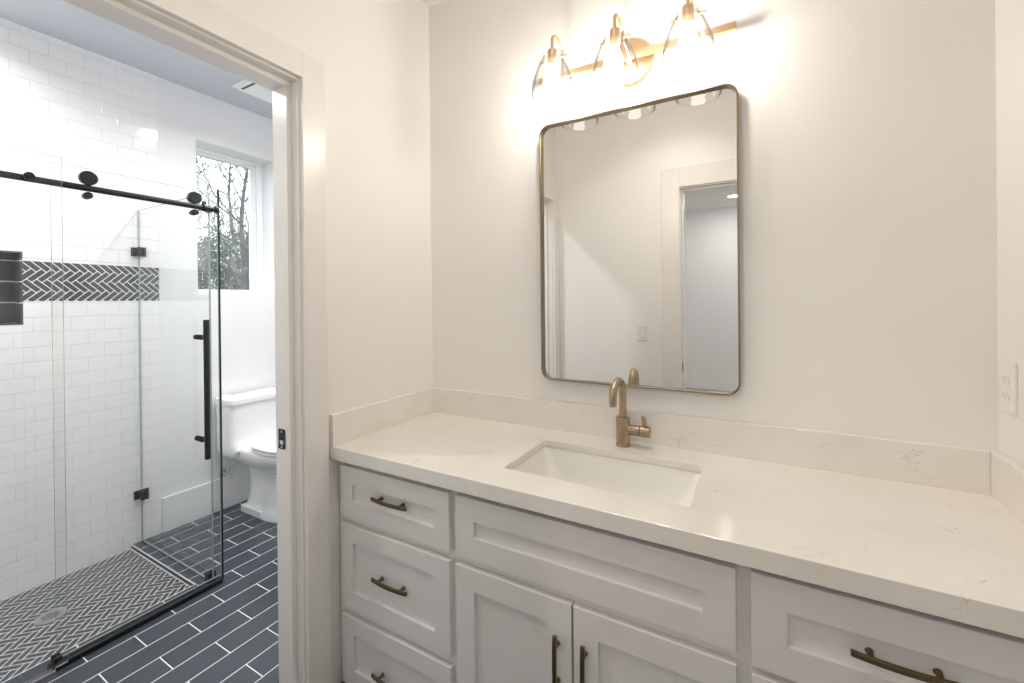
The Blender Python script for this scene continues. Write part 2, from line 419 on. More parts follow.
# dark tile edging on the curb's inner side
b.box(XL, LX0, RY - .007, RY, SH - .004, -.001, 0); b.box(LX0 - .007, LX0, BY0, RY, SH - .004, -.001, 0); b.box(LX0 - .0045, LX0 - .0005, BY0, RY - .003, -.0012, .0006, 1)
b.box(XL, LX0 - .006, RY - .0072, RY - .0035, -.0012, .0006, 1)
struct('floor_bath', b, [M['tile'], M['grout']])
b = MB(); b.box(XL, LX0, BY0, RY, -.10, SH - .0008, 1)
herring(b, lambda a, x, h: (x, a, SH - .004 + h), BY0, RY - .012, XL + .004, LX0 - .011, .004, oa=.01, ob=.012)
struct('floor_shower', b, [M['mosaic'], M['grout']])

# ---- baseboards
def baseboard(name, pts, h=.14, t=.014, m=None):
    """pts: (x0,x1,y0,y1) footprint"""
    b = MB(); x0, x1, y0, y1 = pts; b.box(x0, x1, y0, y1, 0, h)
    return struct(name, b, m or M['trim_white'], bevel=.003)
baseboard('baseboard_bath_left', (XL, XL + .015, TY, BY1, ), .212)
baseboard('baseboard_bath_back', (XL + .015, -WT, BY1 - .015, BY1), .212)
baseboard('baseboard_bath_right', (-WT - .015, -WT, DY1 + .10, BY1 - .015), .212)
baseboard('baseboard_front', (.015, HX0 - .12, YF, YF + .014), .14, m=M['trim'])
baseboard('baseboard_hall_front', (-1.15, 4.0, HY, HY + .015), .145)

# ------------------------------------------------------------------ doorways
def casing_side_y(b, x0, x1, ya, yb, z1, mi=0): b.box(x0, x1, min(ya, yb), max(ya, yb), 0, z1, mi)
CW = .087
# bathroom doorway: jamb liner, stops, casing
b = MB()
b.box(-WT, 0, DY1, DY1 + .019, 0, DH + .019); b.box(-WT, 0, DY0 - .019, DY0, 0, DH + .019); b.box(-WT, 0, DY0, DY1, DH, DH + .019)
struct('trim_1', b, M['trim'], bevel=.0012)
b = MB()
b.box(-WT + .001, -.034, DY1 - .017, DY1, 0, DH - .017); b.box(-WT + .001, -.034, DY0, DY0 + .017, 0, DH - .017); b.box(-WT + .001, -.034, DY0, DY1, DH - .017, DH)
stp = struct('trim_2', b, M['trim'], bevel=.0012)
b = MB(); e = .007
b.box(0, .018, DY1 + e, DY1 + e + CW, 0, DH + e + CW); b.box(0, .018, DY0 - e - CW, DY0 - e, 0, DH + e + CW); b.box(0, .018, DY0 - e, DY1 + e, DH + e, DH + e + CW)
struct('trim_3', b, M['trim'], bevel=.0015)
b = MB()
b.box(-WT - .018, -WT, DY1 + e, DY1 + e + CW, 0, DH + e + CW); b.box(-WT - .018, -WT, DY0 - e - CW, DY0 - e, 0, DH + e + CW); b.box(-WT - .018, -WT, DY0 - e, DY1 + e, DH + e, DH + e + CW)
struct('trim_4', b, M['trim_white'], bevel=.0015)
# black strike plate on the jamb
sp = thing('strike_plate', 'small black strike plate on the white jamb of the bathroom doorway', 'strike plate', (-.083, DY1 - .018, CT + .047))
b = MB(); y = DY1 - .017
b.prism([(-.098, .894), (-.066, .894), (-.060, .900), (-.060, .956), (-.066, .962), (-.098, .962)], y - .0022, y, 0, f=lambda a, z, h: (a, h, z))
b.build('plate', M['black'], sp, bevel=.0006)
b = MB(); b.box(-.088, -.069, y - .0029, y - .0015, .910, .924); b.build('latch_opening', M['chrome'], sp)
for z in (.902, .954):
    b = MB(); b.lathe([(.0035, -.0032), (.0042, -.0015)], -.079, z, 12, axis='y', zoff=y); b.build('screw', M['steel'], sp)
# hall doorway
CH = .115
b = MB()
b.box(HX0 - .019, HX0, YF - WT, YF, 0, DH + .019); b.box(HX1, HX1 + .019, YF - WT, YF, 0, DH + .019); b.box(HX0, HX1, YF - WT, YF, DH, DH + .019)
struct('trim_5', b, M['trim'], bevel=.0012)
b = MB()
b.box(HX0, HX0 + .012, YF - WT + .001, YF - .045, 0, DH - .012); b.box(HX1 - .012, HX1, YF - WT + .001, YF - .045, 0, DH - .012); b.box(HX0, HX1, YF - WT + .001, YF - .045, DH - .012, DH)
struct('trim_6', b, M['trim'], bevel=.0012)
for nm, y0, y1 in (('trim_7', YF, YF + .018), ('trim_8', YF - WT - .018, YF - WT)):
    b = MB()
    b.box(HX0 - .006 - CH, HX0 - .006, y0, y1, 0, DH + .006 + .135); b.box(HX1 + .006, HX1 + .006 + CH, y0, y1, 0, DH + .006 + .135); b.box(HX0 - .006, HX1 + .006, y0, y1, DH + .006, DH + .006 + .135)
    struct(nm, b, M['trim'], bevel=.0015)
hs = thing('strike_plate', 'black strike plate on the far doorway jamb, seen in the mirror', 'strike plate', (HX0, YF - .03, .935))
b = MB(); b.box(HX0, HX0 + .002, YF - .040, YF - .012, .905, .965); b.build('plate', M['black'], hs, bevel=.0005)
b = MB(); b.box(HX0 + .001, HX0 + .0028, YF - .033, YF - .019, .925, .943); b.build('latch_opening', M['slot'], hs)

# ------------------------------------------------------------------ room beyond the hall door (seen in the mirror)
HXa, HXb = -1.15, 4.0
b = MB(); b.box(HXa - .1, HXb + .1, HY - .1, HY, 0, CEI); struct('wall_hall_front', b, M['wall_white'])
b = MB(); b.box(HXa - .1, HXa, HY, BY0 - .1, 0, CEI); struct('wall_hall_left', b, M['wall_white'])
b = MB(); 
b.box(HXa, -WT, BY0 - .16, BY0 - .1, 0, CEI)
b.box(WR + WT, HXb, YF - WT, YF - .0575, 0, CEI); struct('wall_hall_back', b, M['wall_white'])
b = MB(); b.box(HXa - .1, HXb + .1, HY - .1, YF - WT, CEI, CEI + .1); struct('ceiling_hall', b, M['ceiling_white'])
b = MB(); b.box(HXa - .1, HXb + .1, HY - .1, YF - WT, -.1, -.004); struct('floor_hall', b, M['hallfloor'])
# hall right wall; two tall unseen windows added to let in daylight
HW = ((-5.25, -3.95), (-3.45, -2.15)); hz0, hz1 = .5, 2.4
b = MB(); ys = [HY, -5.25, -3.95, -3.45, -2.15, YF - WT]
for i in range(0, 6, 2): b.box(HXb, HXb + .14, ys[i], ys[i + 1], 0, CEI)
for y0, y1 in HW: b.box(HXb, HXb + .14, y0, y1, 0, hz0); b.box(HXb, HXb + .14, y0, y1, hz1, CEI)
struct('wall_hall_right', b, M['wall_white'])
def window_x(name, xg, y0, y1, z0, z1, fr, sash, m=M['vinyl'], fz=None, sz=None):
    b = MB(); d = .05; fz = fz or fr; sz = sz or sash
    for a0, a1, c0, c1 in ((y0, y0 + fr, z0, z1), (y1 - fr, y1, z0, z1), (y0 + fr, y1 - fr, z0, z0 + fz), (y0 + fr, y1 - fr, z1 - fz, z1)):
        b.box(xg - d, xg + .012, a0, a1, c0, c1)
    w = struct(name, b, m, bevel=.003, origin=(xg, (y0 + y1) / 2, z0))
    b = MB(); y0 += fr; y1 -= fr; z0 += fz; z1 -= fz
    for a0, a1, c0, c1 in ((y0, y0 + sash, z0, z1), (y1 - sash, y1, z0, z1), (y0 + sash, y1 - sash, z0, z0 + sz), (y0 + sash, y1 - sash, z1 - sz, z1)):
        b.box(xg - .035, xg - .004, a0, a1, c0, c1)
    b.build('window_sash', m, w, bevel=.003)
    b = MB(); b.box(xg - .022, xg - .016, y0 + sash - .004, y1 - sash + .004, z0 + sz - .004, z1 - sz + .004); b.build('window_pane', M['winglass'], w)
    return w
for i, (y0, y1) in enumerate(HW): window_x('window_%d' % (i + 2), HXb + .08, y0, y1, hz0, hz1, .045, .04)
# bathroom window
window_x('window_1', XL - .168, WY0, WY1, WZ0, WZ1, .042, .040, fz=.020, sz=.024)

# ------------------------------------------------------------------ downlights
def downlight(loc, label, watts, group=None, col=(1, .95, .88), spread=180):
    t = thing('downlight', label, 'ceiling light', loc, group)
    x, y, z = loc
    b = MB(); b.lathe([(.058, -.002), (.062, -.006), (.082, -.005), (.086, -.001), (.086, 0), (.058, 0)], x, y, 40, zoff=z, closed=True); b.build('trim_ring', M['vinyl'], t)
    b = MB(); b.lathe([(.058, -.0035), (.058, -.001)], x, y, 40, zoff=z); b.build('lens', M['can_lit'], t)
    L = bpy.data.lights.new('downlight_lamp', 'AREA'); L.shape = 'DISK'; L.size = .11; L.energy = watts; L.color = col; L.spread = R(spread)
    o = bpy.data.objects.new('downlight_lamp', L); COL.objects.link(o); o.parent = t; o.location = (0, 0, -.008)
    return t
downlight((-.727, .02, CEI), 'round recessed downlight in the bathroom ceiling, reflected in the white tiles', P_BATH, col=(1, .98, .96), spread=155)
downlight((-1.40, -1.42, CEI), 'unseen round downlight added over the tiled shower to brighten it', P_BATH * .8, col=(1, .98, .96), spread=155)  # extra lamp out of view, added to lift the shower walls and floor
downlight((.90, -1.02, CEI), 'round recessed downlight in the ceiling in front of the vanity', P_VAN, col=(1, .94, .86), spread=125)
downlight((1.06, -3.4, CEI), 'round recessed downlight glinting on the counter, nearer the doorway in the room behind', P_HALL)
downlight((1.096, -4.93, CEI), 'round recessed downlight seen in the mirror through the doorway', P_HALL)

# ------------------------------------------------------------------ exhaust vent on the bathroom ceiling
vt = thing('exhaust_vent', 'white slotted exhaust fan grille on the bathroom ceiling', 'vent', (-1.42, .06, CEI))
b = MB(); b.box(-1.56, -1.28, -.08, .20, CEI - .006, CEI, 0); b.box(-1.535, -1.305, -.055, .175, CEI - .022, CEI - .006, 0); b.build('grille', M['vinyl'], vt, bevel=.003)
b = MB(); b.box(-1.50, -1.32, -.050, -.036, CEI - .0235, CEI - .021); b.build('slot', M['slot'], vt)
for k in range(9):
    b = MB(); y0 = -.024 + k * .021; b.box(-1.52, -1.32, y0, y0 + .010, CEI - .0245, CEI - .021); b.build('louver', M['vinyl'], vt)

# ------------------------------------------------------------------ vanity
X0C, X1C = 0.004, WR - .004
YD = -.572
SX0, SX1, SY0, SY1 = .656, 1.189, -.452, -.150   # sink cutout
b = MB()
z0, z1 = CT - .022, CT
def rrect(x0, x1, y0, y1, rad, n=6):
    P = []
    for cx, cy, a in ((x1 - rad, y1 - rad, 0), (x0 + rad, y1 - rad, 90), (x0 + rad, y0 + rad, 180), (x1 - rad, y0 + rad, 270)):
        for k in range(n + 1):
            t = R(a + 90 * k / n); P.append((cx + rad * math.cos(t), cy + rad * math.sin(t)))
    return P
hole = rrect(SX0, SX1, SY0, SY1, .012, 5); nh = len(hole)
def ringmap(P, x0, x1, y0, y1):
    """outer rectangle points matched to the hole outline"""
    out = []; cx, cy = (SX0 + SX1) / 2, (SY0 + SY1) / 2
    for px, py in P: out.append((px, py))
    return out
bm = b.bm
def slab_with_hole(z, zo=None):
    zo = z if zo is None else zo
    o = [bm.verts.new((x, y, zo)) for x, y in ((X1C, 0), (X0C, 0), (X0C, YD), (X1C, YD))]
    h = [bm.verts.new((x, y, z)) for x, y in hole]
    q = nh // 4
    fs = []
    for s in range(4):
        a = h[s * q:(s + 1) * q]
        for i in range(len(a) - 1): fs.append((o[s], a[i], a[i + 1]))
        fs.append((o[s], h[(s + 1) * q - 1], h[((s + 1) * q) % nh], o[(s + 1) % 4]))
    for f in fs: bm.faces.new(f)
    return o, h
oT, hT = slab_with_hole(z1); oB, hB = slab_with_hole(z0)
# the hole wall, the outer sides and a 45 mm deep front drop
for i in range(nh): bm.faces.new((hT[i], hT[(i + 1) % nh], hB[(i + 1) % nh], hB[i]))
for A_, B_ in ((0, 1),): bm.faces.new((oT[A_], oT[B_], oB[B_], oB[A_]))
za = CT - .045
fL, fR = bm.verts.new((X0C, YD, za)), bm.verts.new((X1C, YD, za)); gL, gR = bm.verts.new((X0C, YD + .022, za)), bm.verts.new((X1C, YD + .022, za))
kL, kR = bm.verts.new((X0C, YD + .022, z0)), bm.verts.new((X1C, YD + .022, z0))
for f in ((oT[2], oT[3], fR, fL), (fL, fR, gR, gL), (gL, gR, kR, kL), (oT[1], oT[2], fL, gL, kL, oB[1]), (oT[3], oT[0], oB[0], kR, gR, fR)): bm.faces.new(f)
tag(b.build('countertop', M['quartz'], None, bevel=.0018, origin=(.94, -.286, CT - .045)), 'long cream quartz countertop with faint brown veins on the vanity', 'countertop')
b = MB(); b.box(.0207, WR - .0207, -.020, 0, CT, CT + .112)
tag(b.build('backsplash', M['quartz'], None, bevel=.0015, origin=(.94, -.01, CT)), 'long cream quartz backsplash along the wall under the mirror', 'backsplash')
b = MB(); b.box(0.0, .0205, YD + .002, 0, CT, CT + .112)
tag(b.build('side_splash', M['quartz'], None, bevel=.0015, origin=(.01, -.28, CT)), 'short cream quartz side splash against the wall beside the bathroom doorway', 'backsplash')
b = MB(); b.box(WR - .0205, WR, YD + .002, 0, CT, CT + .112)
tag(b.build('side_splash', M['quartz'], None, bevel=.0015, origin=(WR - .01, -.28, CT)), 'short cream quartz side splash under the wall outlet', 'backsplash')

# cabinet
YFF, YDF = -.533, -.553     # face frame plane and door-front plane
cab = thing('vanity_cabinet', 'white shaker vanity cabinet with brass pulls under the quartz counter', 'cabinet', (.94, -.29, 0))
b = MB()
b.box(.006, WR - .006, YFF + .02, -.004, .10, .12); b.box(.006, .024, YFF + .02, -.004, .12, CT - .034); b.box(WR - .024, WR - .006, YFF + .02, -.004, .12, CT - .034)
b.box(.53, .545, YFF + .02, -.004, .12, CT - .034); b.box(1.295, 1.31, YFF + .02, -.004, .12, CT - .034); b.box(.024, WR - .024, -.012, -.004, .12, CT - .15)
b.build('carcass', M['cab'], cab)
b = MB(); zt = CT - .0455
fx = [.006, .045, .505, .562, 1.278, 1.33, 1.84, WR - .006]
for x0, x1 in ((fx[0], fx[1]), (fx[2], fx[3]), (fx[4], fx[5]), (fx[6], fx[7])): b.box(x0, x1, YFF, YFF + .02, .03, zt)
for x0, x1 in ((fx[1], fx[2]), (fx[3], fx[4]), (fx[5], fx[6])):
    b.box(x0, x1, YFF, YFF + .02, zt - .035, zt); b.box(x0, x1, YFF, YFF + .02, .03, .08); b.box(x0, x1, YFF, YFF + .02, CT - .285, CT - .235)
for x0, x1 in ((fx[1], fx[2]), (fx[5], fx[6])): b.box(x0, x1, YFF, YFF + .02, CT - .61, CT - .56)
b.build('face_frame', M['cab'], cab, bevel=.0008)
b = MB(); b.box(.006, WR - .006, YFF + .075, YFF + .09, 0, .0998); b.build('toe_kick', M['cab'], cab)
def shaker(name, x0, x1, z0, z1, parent, rail=.06, label=None):
    b = MB(); yb, yf = YFF - .0005, YDF; rc = .0110; bv = .0004
    o = [(x0, z0), (x1, z0), (x1, z1), (x0, z1)]
    def rect(d): return [(x0 + d, z0 + d), (x1 - d, z0 + d), (x1 - d, z1 - d), (x0 + d, z1 - d)]
    loops = [[(x, yb, z) for x, z in rect(0)], [(x, yf + .0015, z) for x, z in rect(0)], [(x, yf, z) for x, z in rect(.0015)], [(x, yf, z) for x, z in rect(rail)], [(x, yf + rc, z) for x, z in rect(rail + bv)]]
    b.rings(loops, smooth=False)
    return b.build(name, M['cab'], parent)
def pull(cx, cz, length, parent, vertical=False, posts=.048):
    """slightly bowed flat bar pull on two posts"""
    b = MB(); n = 14; Y0 = YDF + .0100 if not vertical else YDF
    loops = []
    for i in range(n + 1):
        t = -1 + 2 * i / n; a = t * length / 2; dep = .010 + .007 * (1 - t * t) if not vertical else .020 + .004 * (1 - t * t)
        yy = YDF - dep; hw = .0055; ht = .0038
        q = [(-hw, yy - ht), (hw, yy - ht), (hw, yy + ht), (-hw, yy + ht)]
        loops.append([(cx + a, y, cz + h) if not vertical else (cx + h, y, cz + a) for h, y in q])
    b.rings(loops, smooth=False)
    hd = b.build('handle', M['pull'], parent, bevel=.0012)
    for s in (-1, 1):
        b = MB(); p = s * posts
        A = (cx + p, Y0, cz) if not vertical else (cx, Y0, cz + p); B = Vector(A); B.y = YDF - (.012 if not vertical else .021)
        b.tube([A, (A[0], A[1] - .004, A[2]), B], [.0075, .0055, .0052], 14)
        pb = b.bm
        bmesh.ops.recalc_face_normals(pb, faces=pb.faces)
        me = bpy.data.meshes.new('post'); bmesh.ops.translate(pb, verts=pb.verts, vec=-wpos(hd)); pb.to_mesh(me); pb.free(); me.materials.append(M['pull'])
        # posts share the handle's mesh
        bm2 = bmesh.new(); bm2.from_mesh(hd.data); bm2.from_mesh(me); bm2.to_mesh(hd.data); bm2.free(); bpy.data.meshes.remove(me)
    return hd
d1 = shaker('drawer', .037, .523, CT - .247, CT - .067, cab); pull(.281, CT - .149, .158, d1)
d2 = shaker('drawer', .037, .523, CT - .568, CT - .272, cab); pull(.279, CT - .421, .158, d2)
d3 = shaker('drawer', .037, .523, .036, CT - .597, cab); pull(.276, CT - .746, .158, d3)
sf = shaker('false_front', .546, 1.291, CT - .246, CT - .066, cab, rail=.066)
da = shaker('door', .546, .9145, .036, CT - .272, cab, rail=.066); pull(.8765, CT - .4305, .157, da, True)
db = shaker('door', .9195, 1.291, .036, CT - .272, cab, rail=.066); pull(.952, CT - .428, .157, db, True)
e1 = shaker('drawer', 1.319, 1.850, CT - .262, CT - .064, cab, rail=.064); pull(1.5625, CT - .160, .158, e1, posts=.048)
e2 = shaker('drawer', 1.319, 1.850, CT - .568, CT - .278, cab, rail=.064); pull(1.5625, CT - .421, .158, e2)
e3 = shaker('drawer', 1.319, 1.850, .036, CT - .597, cab, rail=.064); pull(1.5625, CT - .746, .158, e3)

# sink basin
sink = thing('sink', 'white rectangular undermount sink set in the quartz counter', 'sink', ((SX0 + SX1) / 2, (SY0 + SY1) / 2, CT - .185))
b = MB()
def sl(d, z, rad):
    dx = d * 1.9 if 0 < d < .07 else d
    return [(x, y, z) for x, y in rrect(SX0 - .006 + dx, SX1 + .006 - dx, SY0 - .006 + d, SY1 + .006 - d, rad, 6)]
zt2 = CT - .0225
loops = [sl(-.014, zt2 - .001, .03), sl(0, zt2 - .001, .022), sl(.003, zt2 - .006, .024), sl(.010, zt2 - .05, .034), sl(.020, zt2 - .10, .045), sl(.034, zt2 - .125, .05), sl(.062, zt2 - .138, .05), sl(.13, zt2 - .143, .015)]
outer = [sl(.12, zt2 - .153, .02), sl(.055, zt2 - .148, .05), sl(.022, zt2 - .130, .05), sl(.008, zt2 - .10, .045), sl(-.003, zt2 - .05, .034), sl(-.014, zt2 - .009, .03)]
b.rings(loops + outer + [loops[0]], cap0=False, cap1=False)
bm_ = b.bm
bm_.verts.ensure_lookup_table()
bs = b.build('basin', M['basin'], sink)
b = MB()
xa, ya = (SX0 + SX1) / 2, (SY0 + SY1) / 2
b.box(SX0 + .12, SX1 - .12, SY0 + .12, SY1 - .12, zt2 - .152, zt2 - .143); b.build('basin_floor', M['basin'], sink)
b = MB(); b.lathe([(.034, 0), (.034, .002), (.028, .0035), (.022, .001), (.0, .0012)][:4], xa, ya, 32, zoff=zt2 - .143); dr = b.build('drain', M['bronze'], sink)

# faucet
fx_, fy_ = .9245, -.077
fc = thing('faucet', 'champagne bronze single-handle faucet with curved spout behind the sink', 'faucet', (fx_, fy_, CT))
b = MB(); b.lathe([(.0255, 0), (.0255, .004), (.0235, .006), (.0235, .098), (.0225, .1005), (.0, .1005)][:5], fx_, fy_, 36, zoff=CT); b.build('body', M['bronze'], fc)
b = MB(); rt = .0125; pts = [(fx_, fy_, CT + .098), (fx_, fy_, CT + .185)]
dirv = Vector((-.06, -1, 0)).normalized(); RA = .050
for k in range(1, 15):
    a = math.pi * k / 14; pts.append(tuple(Vector((fx_, fy_, CT + .185)) + dirv * (RA - RA * math.cos(a)) + Vector((0, 0, RA * math.sin(a)))))
pts.append(tuple(Vector(pts[-1]) + Vector((0, 0, -.026))))
b.tube(pts, rt, 20); b.build('spout', M['bronze'], fc)
b = MB(); P = Vector(pts[-1]); b.lathe([(.0095, -.001), (.0095, .0012)], P.x, P.y, 20, zoff=P.z - .0008); b.build('aerator', M['slot'], fc)
b = MB(); hz = CT + .058; hd_ = Vector((1, -.02, 0)).normalized(); O = Vector((fx_, fy_, hz))
b.tube([O + hd_ * .018, O + hd_ * .058], .0175, 28); hb = b.build('handle_hub', M['bronze'], fc)
b = MB(); b.tube([O + hd_ * .060, O + hd_ * .062, O + hd_ * .091, O + hd_ * .0925], [.0172, .0188, .0188, .0175], 28); h2 = b.build('handle_cap', M['bronze'], fc)
b = MB(); A = O + hd_ * .077 + Vector((0, 0, .012)); B = A + Vector((-.004, -.012, .044))
loops = []
for t, w, tk in ((0, .0075, .0045), (.5, .0073, .004), (1, .0070, .0035)):
    c = A.lerp(B, t); loops.append([tuple(c + Vector((dx * w, dy * tk, 0))) for dx, dy in ((-1, -1), (1, -1), (1, 1), (-1, 1))])
b.rings(loops, smooth=False); b.build('lever', M['bronze'], fc, bevel=.001)

# ------------------------------------------------------------------ mirror
MX0, MX1, MZ0, MZ1 = .5855, 1.290, CT + .198, CT + 1.210
mr = thing('mirror', 'large rounded-corner wall mirror with a thin brass frame above the sink', 'mirror', ((MX0 + MX1) / 2, 0, MZ0))
def rr_xz(d, y, rad): return [(x, y, z) for x, z in rrect(MX0 + d, MX1 - d, MZ0 + d, MZ1 - d, max(rad - d, .004), 8)]
RC = .042
b = MB(); b.rings([rr_xz(0, -.003, RC), rr_xz(0, -.0295, RC), rr_xz(.0008, -.0305, RC), rr_xz(.0045, -.0305, RC), rr_xz(.0053, -.0295, RC), rr_xz(.0053, -.003, RC), rr_xz(0, -.003, RC)], smooth=False, cap0=False, cap1=False)
b.build('frame', M['frame'], mr)
b = MB(); b.rings([rr_xz(.0054, -.004, RC), rr_xz(.0054, -.0150, RC)], smooth=False); b.build('mirror_glass', M['mirror'], mr)

# ------------------------------------------------------------------ vanity light
BZ = CT + 1.372; YB = -.052
lt = thing('vanity_light', 'satin gold vanity light with three clear glass shades above the mirror', 'wall light', (.945, 0, BZ))
b = MB(); b.lathe([(.0, -.004), (.082, -.004), (.082, -.020), (.079, -.0235), (.0, -.0235)][1:4], .9445, BZ + .0, 48, axis='y'); b.build('backplate', M['gold'], lt)
b = MB(); b.box(.600, 1.288, YB - .008, YB + .004, BZ - .012, BZ + .012); b.cyl((.9445, -.022, BZ), (.9445, YB + .004, BZ), .014, 20)
b.build('bar', M['gold'], lt, bevel=.001)
YS = -.150; ZR = CT + 1.252     # shade centre line and rim height
for sx in (.700, .9285, 1.1575):
    # arm from the bar, arching over to the socket
    b = MB(); zc = CT + 1.452; ra = (YB - .002 - YS) / 2
    pts = [(sx, YB - .002, BZ + .006)]
    pts.append((sx, YB - .002, zc))
    for k in range(1, 13):
        a = math.pi * k / 12; pts.append((sx, YB - .002 - ra + ra * math.cos(a), zc + .75 * ra * math.sin(a)))
    pts.append((sx, YS, ZR + .166)); b.tube(pts, .0062, 14); b.build('arm', M['gold'], lt)
    b = MB(); b.lathe([(.006, .170), (.0165, .168), (.0175, .162), (.0175, .116), (.0155, .113)], sx, YS, 28, zoff=ZR); sk = b.build('socket', M['gold'], lt)
    # spring wire clips with knobs holding the shade
    for s in (-1, 1):
        b = MB(); x = sx + s * .040
        b.tube([(sx + s * .012, YS, ZR + .164), (sx + s * .034, YS, ZR + .162), (x, YS, ZR + .156), (x, YS, ZR + .133)], .0016, 8)
        b.tube([(x - s * .008, YS, ZR + .135), (x + s * .010, YS, ZR + .135)], [.0045, .0045], 10); b.tube([(x + s * .010, YS, ZR + .135), (x + s * .014, YS, ZR + .135)], [.0065, .005], 10)
        b.build('shade_clip', M['gold'], lt)
    # bell-shaped glass shade, open at the bottom
    prof = [(.0775, 0), (.079, .006), (.0775, .025), (.071, .058), (.060, .092), (.047, .120), (.037, .136), (.0335, .146), (.0335, .154)]
    inn = [(rr - .0022, h) for rr, h in reversed(prof)]
    b = MB(); b.lathe(prof + inn, sx, YS, 48, zoff=ZR, closed=True); b.build('glass_shade', M['shade'], lt)
    # bulb
    b = MB(); b.lathe([(.012, .114), (.013, .104), (.019, .090), (.0245, .074), (.0265, .058), (.0245, .043), (.017, .033), (.006, .029)], sx, YS, 28, zoff=ZR); b.build('bulb', M['bulb'], lt)

# ------------------------------------------------------------------ outlet and switch
ol = thing('wall_outlet', 'white duplex outlet on the right wall above the side splash', 'outlet', (WR, -.060, CT + .285))
oc, oz = -.058, CT + .287
b = MB(); b.box(WR - .006, WR, oc - .038, oc + .038, oz - .064, oz + .064); b.build('cover_plate', M['white_plastic'], ol, bevel=.002)
for s in (-1, 1):
    b = MB(); P = [(oc + .0165 * math.cos(R(a)), oz + s * .0195 + max(-.0125, min(.0125, .0165 * math.sin(R(a))))) for a in range(0, 360, 15)]
    b.prism(P, WR - .0085, WR - .005, 0, f=lambda a, z, h: (h, a, z)); rc_ = b.build('receptacle', M['white_plastic'], ol)
    b = MB(); c = oz + s * .0195
    b.box(WR - .0088, WR - .0082, oc - .0075, oc - .0055, c - .004, c + .005); b.box(WR - .0088, WR - .0082, oc + .0055, oc + .0075, c - .004, c + .005); b.box(WR - .0088, WR - .0082, oc - .002, oc + .002, c - .009, c - .0055)
    b.build('socket_slots', M['pale_slot'], rc_)
sw = thing('light_switch', 'white rocker light switch beside the far doorway, seen in the mirror', 'switch', (.648, YF, 1.165))
b = MB(); b.box(.613, .683, YF, YF + .006, 1.107, 1.223); b.build('cover_plate', M['white_plastic'], sw, bevel=.002)
b = MB(); b.prism([(1.131, .0085), (1.165, .0065), (1.199, .0105), (1.199, .004), (1.131, .004)], .6315, .6645, f=lambda y, z, h: (h, YF + z, y)); b.build('rocker', M['white_plastic'], sw, bevel=.0006)
b = MB()
for x0, x1, z0, z1 in ((.6295, .6312, 1.129, 1.201), (.6648, .6665, 1.129, 1.201), (.6295, .6665, 1.129, 1.1308), (.6295, .6665, 1.1992, 1.201)): b.box(x0, x1, YF + .0055, YF + .0066, z0, z1)
b.build('rocker_gap', M['pale_slot'], sw)

# ------------------------------------------------------------------ shower enclosure
XF, XB, XS = -.982, -1.000, -1.018    # fixed pane, bar, sliding pane
def pane(name, x0, x1, y0, y1, z0, z1, parent, axis, edge=None):
    """glass pane: big faces clear, narrow edges green"""
    b = MB(); b.box(x0, x1, y0, y1, z0, z1)
    for f in b.bm.faces:
        c = f.calc_center_median()
        b.bm.normal_update()
    b.bm.normal_update()
    for f in b.bm.faces:
        n = f.normal
        if (axis == 'x' and abs(n.x) < .5) or (axis == 'y' and abs(n.y) < .5): f.material_index = 1
    return b.build(name, [M['glass'], edge or M['glass_edge']], parent)
fixed = thing('fixed_glass_panel', 'fixed frameless glass panel at the left of the shower front', 'shower glass', (XF, -1.5, 0))
pane('glass_pane', XF - .004, XF + .004, BY0 + .002, -.996, .022, CT + 1.082, fixed, 'x', M['glass_edge_light'])
b = MB(); b.box(XF - .007, XF + .007, BY0 + .002, -1.03, .0, .022); b.build('sill_channel', M['chrome'], fixed)
slide = thing('sliding_shower_door', 'sliding frameless glass shower door with a black bar handle', 'shower door', (XS, -.73, 0))
pane('glass_pane', XS - .004, XS + .004, -1.018, -.432, .032, CT + 1.066, slide, 'x', M['glass_edge_light'])
b = MB(); b.box(XS - .0055, XS + .0055, -.431, -.424, .004, CT + 1.086); b.build('edge_seal', M['black'], slide)
hy = -.513
b = MB(); b.cyl((XS + .055, hy, .648), (XS + .055, hy, 1.318), .0125, 20); hh = b.build('handle', M['black'], slide, bevel=.001)
for z in (.735, 1.232):
    b = MB(); b.cyl((XS + .055, hy, z), (XS - .030, hy, z), .008, 16); b.lathe([(.013, .004), (.013, .010)], hy, z, 20, axis='x', zoff=XS); b.lathe([(.013, -.010), (.013, -.004)], hy, z, 20, axis='x', zoff=XS); b.lathe([(.0125, -.044), (.0125, -.028)], hy, z, 20, axis='x', zoff=XS)
    b.build('standoff', M['black'], hh)
BRZ = CT + .983
for y in (-.916, -.540):
    b = MB(); b.lathe([(.024, -.008), (.028, -.005), (.028, .011), (.024, .013)], y, BRZ + .0405, 36, axis='x', zoff=XB); b.cyl((XS - .012, y, BRZ + .0405), (XB + .01, y, BRZ + .0405), .010, 16); b.lathe([(.020, -.012), (.020, -.004)], y, BRZ + .0405, 24, axis='x', zoff=XS)
    b.build('roller', M['black'], slide)
    b = MB(); b.lathe([(.012, -.010), (.0135, -.008), (.0135, .020), (.012, .023)], y - .004, BRZ - .031, 24, axis='x', zoff=XB); b.cyl((XS - .010, y - .004, BRZ - .031), (XB + .01, y - .004, BRZ - .031), .008, 14)
    b.build('guard_roller', M['black'], slide)
rail = thing('shower_rail', 'round black rail carrying the sliding glass shower door', 'rail', (XB, -1.2, BRZ))
b = MB(); b.cyl((XB, BY0 + .001, BRZ), (XB, -.444, BRZ), .0125, 20); b.build('bar', M['black'], rail)
